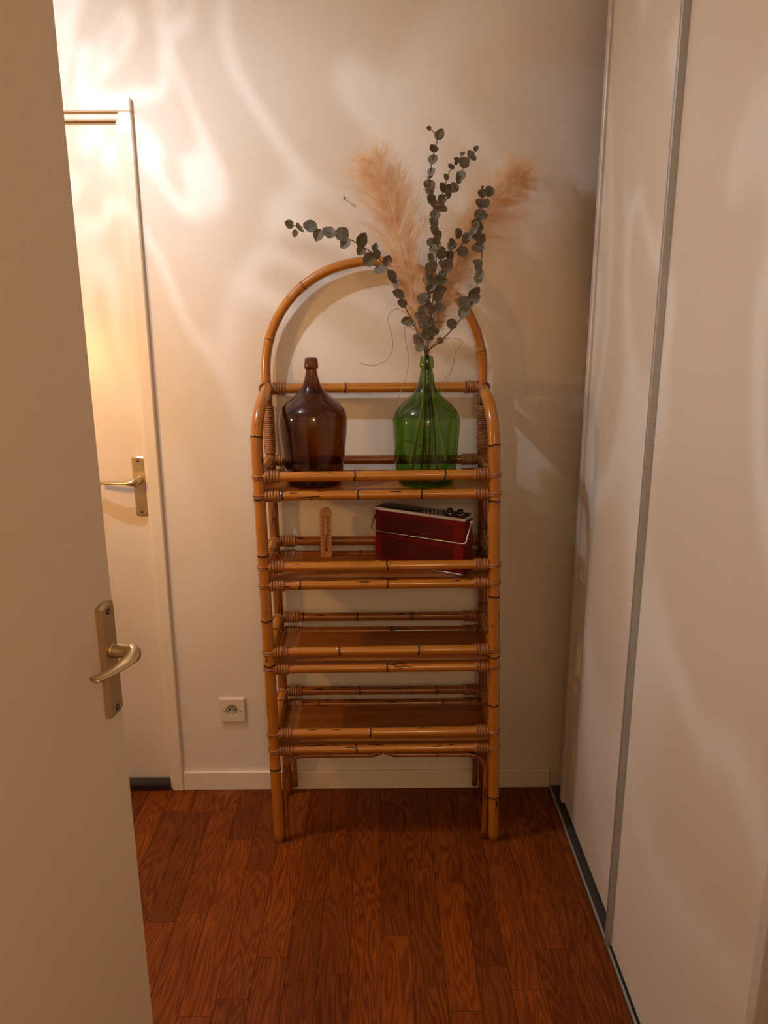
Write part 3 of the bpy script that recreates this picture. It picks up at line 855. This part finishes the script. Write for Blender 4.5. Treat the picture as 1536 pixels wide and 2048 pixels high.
eucalyptus('eucalyptus branch bowing out to the far right past the arch',
    [[(868, 1295), (935, 1240), (1000, 1175), (1075, 1075), (1130, 950), (1160, 800), (1162, 690), (1155, 590), (1160, 490), (1162, 398)],
     [(1158, 530), (1180, 480), (1200, 445), (1222, 400)]],
    [(1162, 398, 16), (1158, 434, 34), (1150, 490, 36), (1176, 490, 36), (1158, 555, 42), (1170, 560, 34), (1135, 598, 38), (1150, 620, 34), (1140, 665, 40), (1150, 690, 38), (1142, 735, 42), (1155, 740, 30),
     (1142, 820, 38), (1145, 845, 34), (1145, 885, 36), (1150, 905, 34), (1105, 980, 50), (1115, 1010, 40), (1065, 1032, 46), (1095, 1035, 42), (1050, 1088, 44), (1060, 1105, 30), (1000, 1150, 42), (925, 1238, 28),
     (1213, 425, 38), (1205, 440, 30)], 2.09, 2.12)
eucalyptus('short eucalyptus sprig branching right below the forked one',
    [[(862, 1290), (905, 1080), (930, 900), (965, 810), (1030, 735), (1085, 670), (1135, 620)], [(965, 810), (990, 730), (1030, 660)]],
    [(1032, 658, 38), (990, 722, 38), (998, 700, 30), (1075, 690, 38), (1085, 670, 30), (1055, 750, 42), (1112, 640, 34), (1130, 600, 30), (990, 780, 40), (975, 770, 30), (960, 835, 46), (950, 820, 34), (940, 880, 36)], 2.095, 2.11)
eucalyptus('low cluster of eucalyptus leaves right above the green bottle neck',
    [[(850, 1290), (862, 1200), (870, 1120), (868, 1040), (880, 960)]],
    [(930, 965, 40), (875, 1060, 44), (895, 1080, 40), (825, 1100, 44), (840, 1070, 38), (880, 1140, 44), (895, 1150, 36), (855, 1210, 44), (895, 1190, 42), (850, 1170, 38), (812, 1240, 38), (818, 1280, 34), (800, 1220, 30), (870, 1225, 34), (840, 1130, 40)], 2.08, 2.085)

def strand(label, pts, y=2.10, r=.0007):
    P = smooth_path([pv(x, yy, y if len(q) == 0 else q[0]) for x, yy, *q in pts], 14 * len(pts))
    bm = bmesh.new(); tube(bm, [p - P[0] for p in P], r, 6)
    o = mesh_obj('grass_strand', bm, 'strand', None, P[0])
    return tag(o, label, 'dried grass', 'loose grass strands in the green demijohn')
strand('thin curly dry strand hooking left in the air above the top rail', [(853, 706, 2.106), (848, 690, 2.09), (826, 640), (795, 618), (776, 634), (783, 668), (785, 697), (773, 720), (748, 731), (719, 727)])
strand('thin dry strand hanging left of the green bottle over the top rail', [(850, 706, 2.104), (845, 680, 2.09), (825, 640, 2.06), (810, 650, 2.03), (811, 682, 2.03), (817, 716, 2.03), (812, 755, 2.03), (797, 792, 2.02), (786, 825, 2.02), (785, 842, 2.02)])
strand('thin dry strand drooping right of the bottle from a high loop', [(857, 706, 2.106), (866, 690, 2.09), (895, 676, 2.06), (925, 682, 2.03), (912, 702, 2.03), (906, 730, 2.03), (899, 752, 2.03), (880, 787, 2.02)])
strand('thin dry strand arching low right over the bottle shoulder', [(858, 706, 2.108), (864, 690, 2.10), (880, 680, 2.07), (902, 680, 2.05), (910, 698, 2.04), (906, 730, 2.04), (888, 760, 2.03), (874, 778, 2.02)])
strand('curled dry strand looping inside the green bottle', [(852, 706, 2.106), (852, 760, 2.106), (856, 820), (861, 868), (864, 905), (838, 892), (816, 881), (803, 886), (800, 898), (815, 922)], 2.10, .0020)

# ------------------------------------------------------------------ portable radio
zb2 = ZL[1] + .0125 + .0026
FR = Vector((.2335, 2.0375, zb2)); FL = Vector((-.0105, 2.1790, zb2))
ux = (FR - FL); RL = ux.length; ang = math.atan2(ux.y, ux.x)
radio = empty('portable_radio', (FL + FR) / 2, 'dark red portable radio with chrome trim and carrying handle on second tier', 'radio', rot=(0, 0, ang))
RH, RD = .168, .062
hl = RL / 2
bm = bmesh.new(); box(bm, -hl, hl, 0, RD, .004, RH - .010, bevel=.004, seg=2); mesh_obj('body', bm, 'red', radio, smooth=False)
for nm, z0, z1 in (('speaker_grille', .086, .142), ('speaker_grille', .022, .078)):
    bm = bmesh.new(); box(bm, -hl + .018, hl - .034, -.0012, .002, z0, z1, bevel=.0006)
    g = mesh_obj(nm, bm, 'red_grille', radio, smooth=False)
    bm = bmesh.new()
    nx, nz = 40, 9
    for i in range(nx):
        for j in range(nz):
            x = -hl + .0235 + i * (RL - .063) / (nx - 1); z = z0 + .005 + j * (z1 - z0 - .010) / (nz - 1)
            box(bm, x - .0016, x + .0016, -.0016, -.0010, z - .0012, z + .0012)
    h = mesh_obj('grille_slots', bm, 'shade_and_marks', g, smooth=False); h['kind'] = 'stuff'  # raised dark dots, slot shade put into the colour
bm = bmesh.new()
t0, t1 = RH - .0105, RH - .001
box(bm, -hl - .001, hl + .001, -.0018, .002, t0, t1, bevel=.0008); box(bm, -hl - .001, hl + .001, RD - .002, RD + .0018, t0, t1, bevel=.0008)
box(bm, -hl - .0018, -hl + .002, .0, RD, t0, t1, bevel=.0008); box(bm, hl - .002, hl + .0018, .0, RD, t0, t1, bevel=.0008)
mesh_obj('chrome_trim', bm, 'chrome', radio, smooth=False)
bm = bmesh.new(); box(bm, -hl + .002, hl - .002, .002, RD - .002, t0, RH - .003); tp = mesh_obj('top_panel', bm, 'black', radio, smooth=False)
for i in range(5):
    x = hl - .135 + i * .0125
    bm = bmesh.new(); box(bm, x - .0035, x + .0035, .024, .044, RH - .0035, RH + .004, bevel=.001); mesh_obj('push_button', bm, 'chrome', tp, smooth=False)
for x in (hl - .060, hl - .028):
    bm = bmesh.new(); tube(bm, [(x, .036, RH - .003), (x, .036, RH + .012)], .0085, 18); kb = mesh_obj('knob', bm, 'black', tp)
    bm = bmesh.new(); tube(bm, [(x, .036, RH - .003), (x, .036, RH + .001)], .0105, 18); mesh_obj('knob_ring', bm, 'chrome', tp)
bm = bmesh.new(); box(bm, -hl + .02, hl - .15, .016, .044, RH - .0035, RH - .0010, bevel=.0006); mesh_obj('tuning_scale', bm, 'black', tp, smooth=False)
bm = bmesh.new(); box(bm, -hl, hl, -.0008, .003, .0005, .0055, bevel=.0006); mesh_obj('base_trim', bm, 'chrome', radio, smooth=False)
bm = bmesh.new()
zh = .097; zp = .150
tube(bm, smooth_path([(-hl - .008, .030, zp), (-hl - .009, .008, zh + .028), (-hl - .008, -.008, zh + .004), (-hl + .006, -.0085, zh)], 16), .0024, 8)
tube(bm, [(-hl + .006, -.0085, zh), (hl - .006, -.0085, zh)], .0024, 8)
tube(bm, smooth_path([(hl + .008, .030, zp), (hl + .009, .008, zh + .028), (hl + .008, -.008, zh + .004), (hl - .006, -.0085, zh)], 16), .0024, 8)
mesh_obj('carrying_handle', bm, 'chrome', radio)
for s in (-1, 1):
    bm = bmesh.new(); tube(bm, [(s * (hl - .001), .030, zp), (s * (hl + .012), .030, zp)], .006, 14); mesh_obj('pivot', bm, 'chrome', radio)
for x in (-hl + .02, hl - .02):
    for y in (.010, RD - .010):
        bm = bmesh.new(); tube(bm, [(x, y, 0), (x, y, .0045)], .005, 10); mesh_obj('foot', bm, 'black', radio)

# ------------------------------------------------------------------ wooden thermometer
tb = Vector((-.1575, 2.2185, zb2 + .0008))
th = empty('wall_thermometer', tb, 'small wooden thermometer standing upright left of the red radio', 'thermometer', rot=(math.radians(-7), 0, 0))
TW, TH_ = .0165, .150
bm = bmesh.new()
out = [(-TW, 0), (TW, 0), (TW, TH_ - .010)] + [(TW * math.cos(a), TH_ - .010 + .010 * math.sin(a)) for a in [PI * i / 10 for i in range(1, 10)]] + [(-TW, TH_ - .010)]
fr = [bm.verts.new((x, -.004, z)) for x, z in out]; bk = [bm.verts.new((x, .004, z)) for x, z in out]
bm.faces.new(fr); bm.faces.new(bk[::-1])
for i in range(len(out)):
    j = (i + 1) % len(out); bm.faces.new((fr[i], bk[i], bk[j], fr[j]))
bmesh.ops.recalc_face_normals(bm, faces=bm.faces)
mesh_obj('backing_board', bm, 'beech', th, smooth=False)
bm = bmesh.new(); tube(bm, [(0, -.0055, .026), (0, -.0055, .128)], .0022, 8); mesh_obj('glass_tube', bm, 'glass_tube', th)
bm = bmesh.new(); tube(bm, smooth_path([(0, -.0055, .019), (0, -.0055, .0225), (0, -.0055, .027)], 6), [.001, .003, .0042, .0044, .0042, .003, .002], 10)
tube(bm, [(0, -.0068, .026), (0, -.0068, .070)], .0013, 6); mesh_obj('spirit_bulb', bm, 'red_spirit', th)
bm = bmesh.new()
for i in range(9):
    z = .036 + i * .0105
    for x in (-.0092, .0092): box(bm, x - .0016, x + .0016, -.0047, -.0038, z - .0013, z + .0013)
    for j in range(4): box(bm, -.0055, -.0035, -.0045, -.0038, z + j * .0026, z + j * .0026 + .0005); box(bm, .0035, .0055, -.0045, -.0038, z + j * .0026, z + j * .0026 + .0005)
sc = mesh_obj('scale_marks', bm, 'shade_and_marks', th, smooth=False); sc['kind'] = 'stuff'
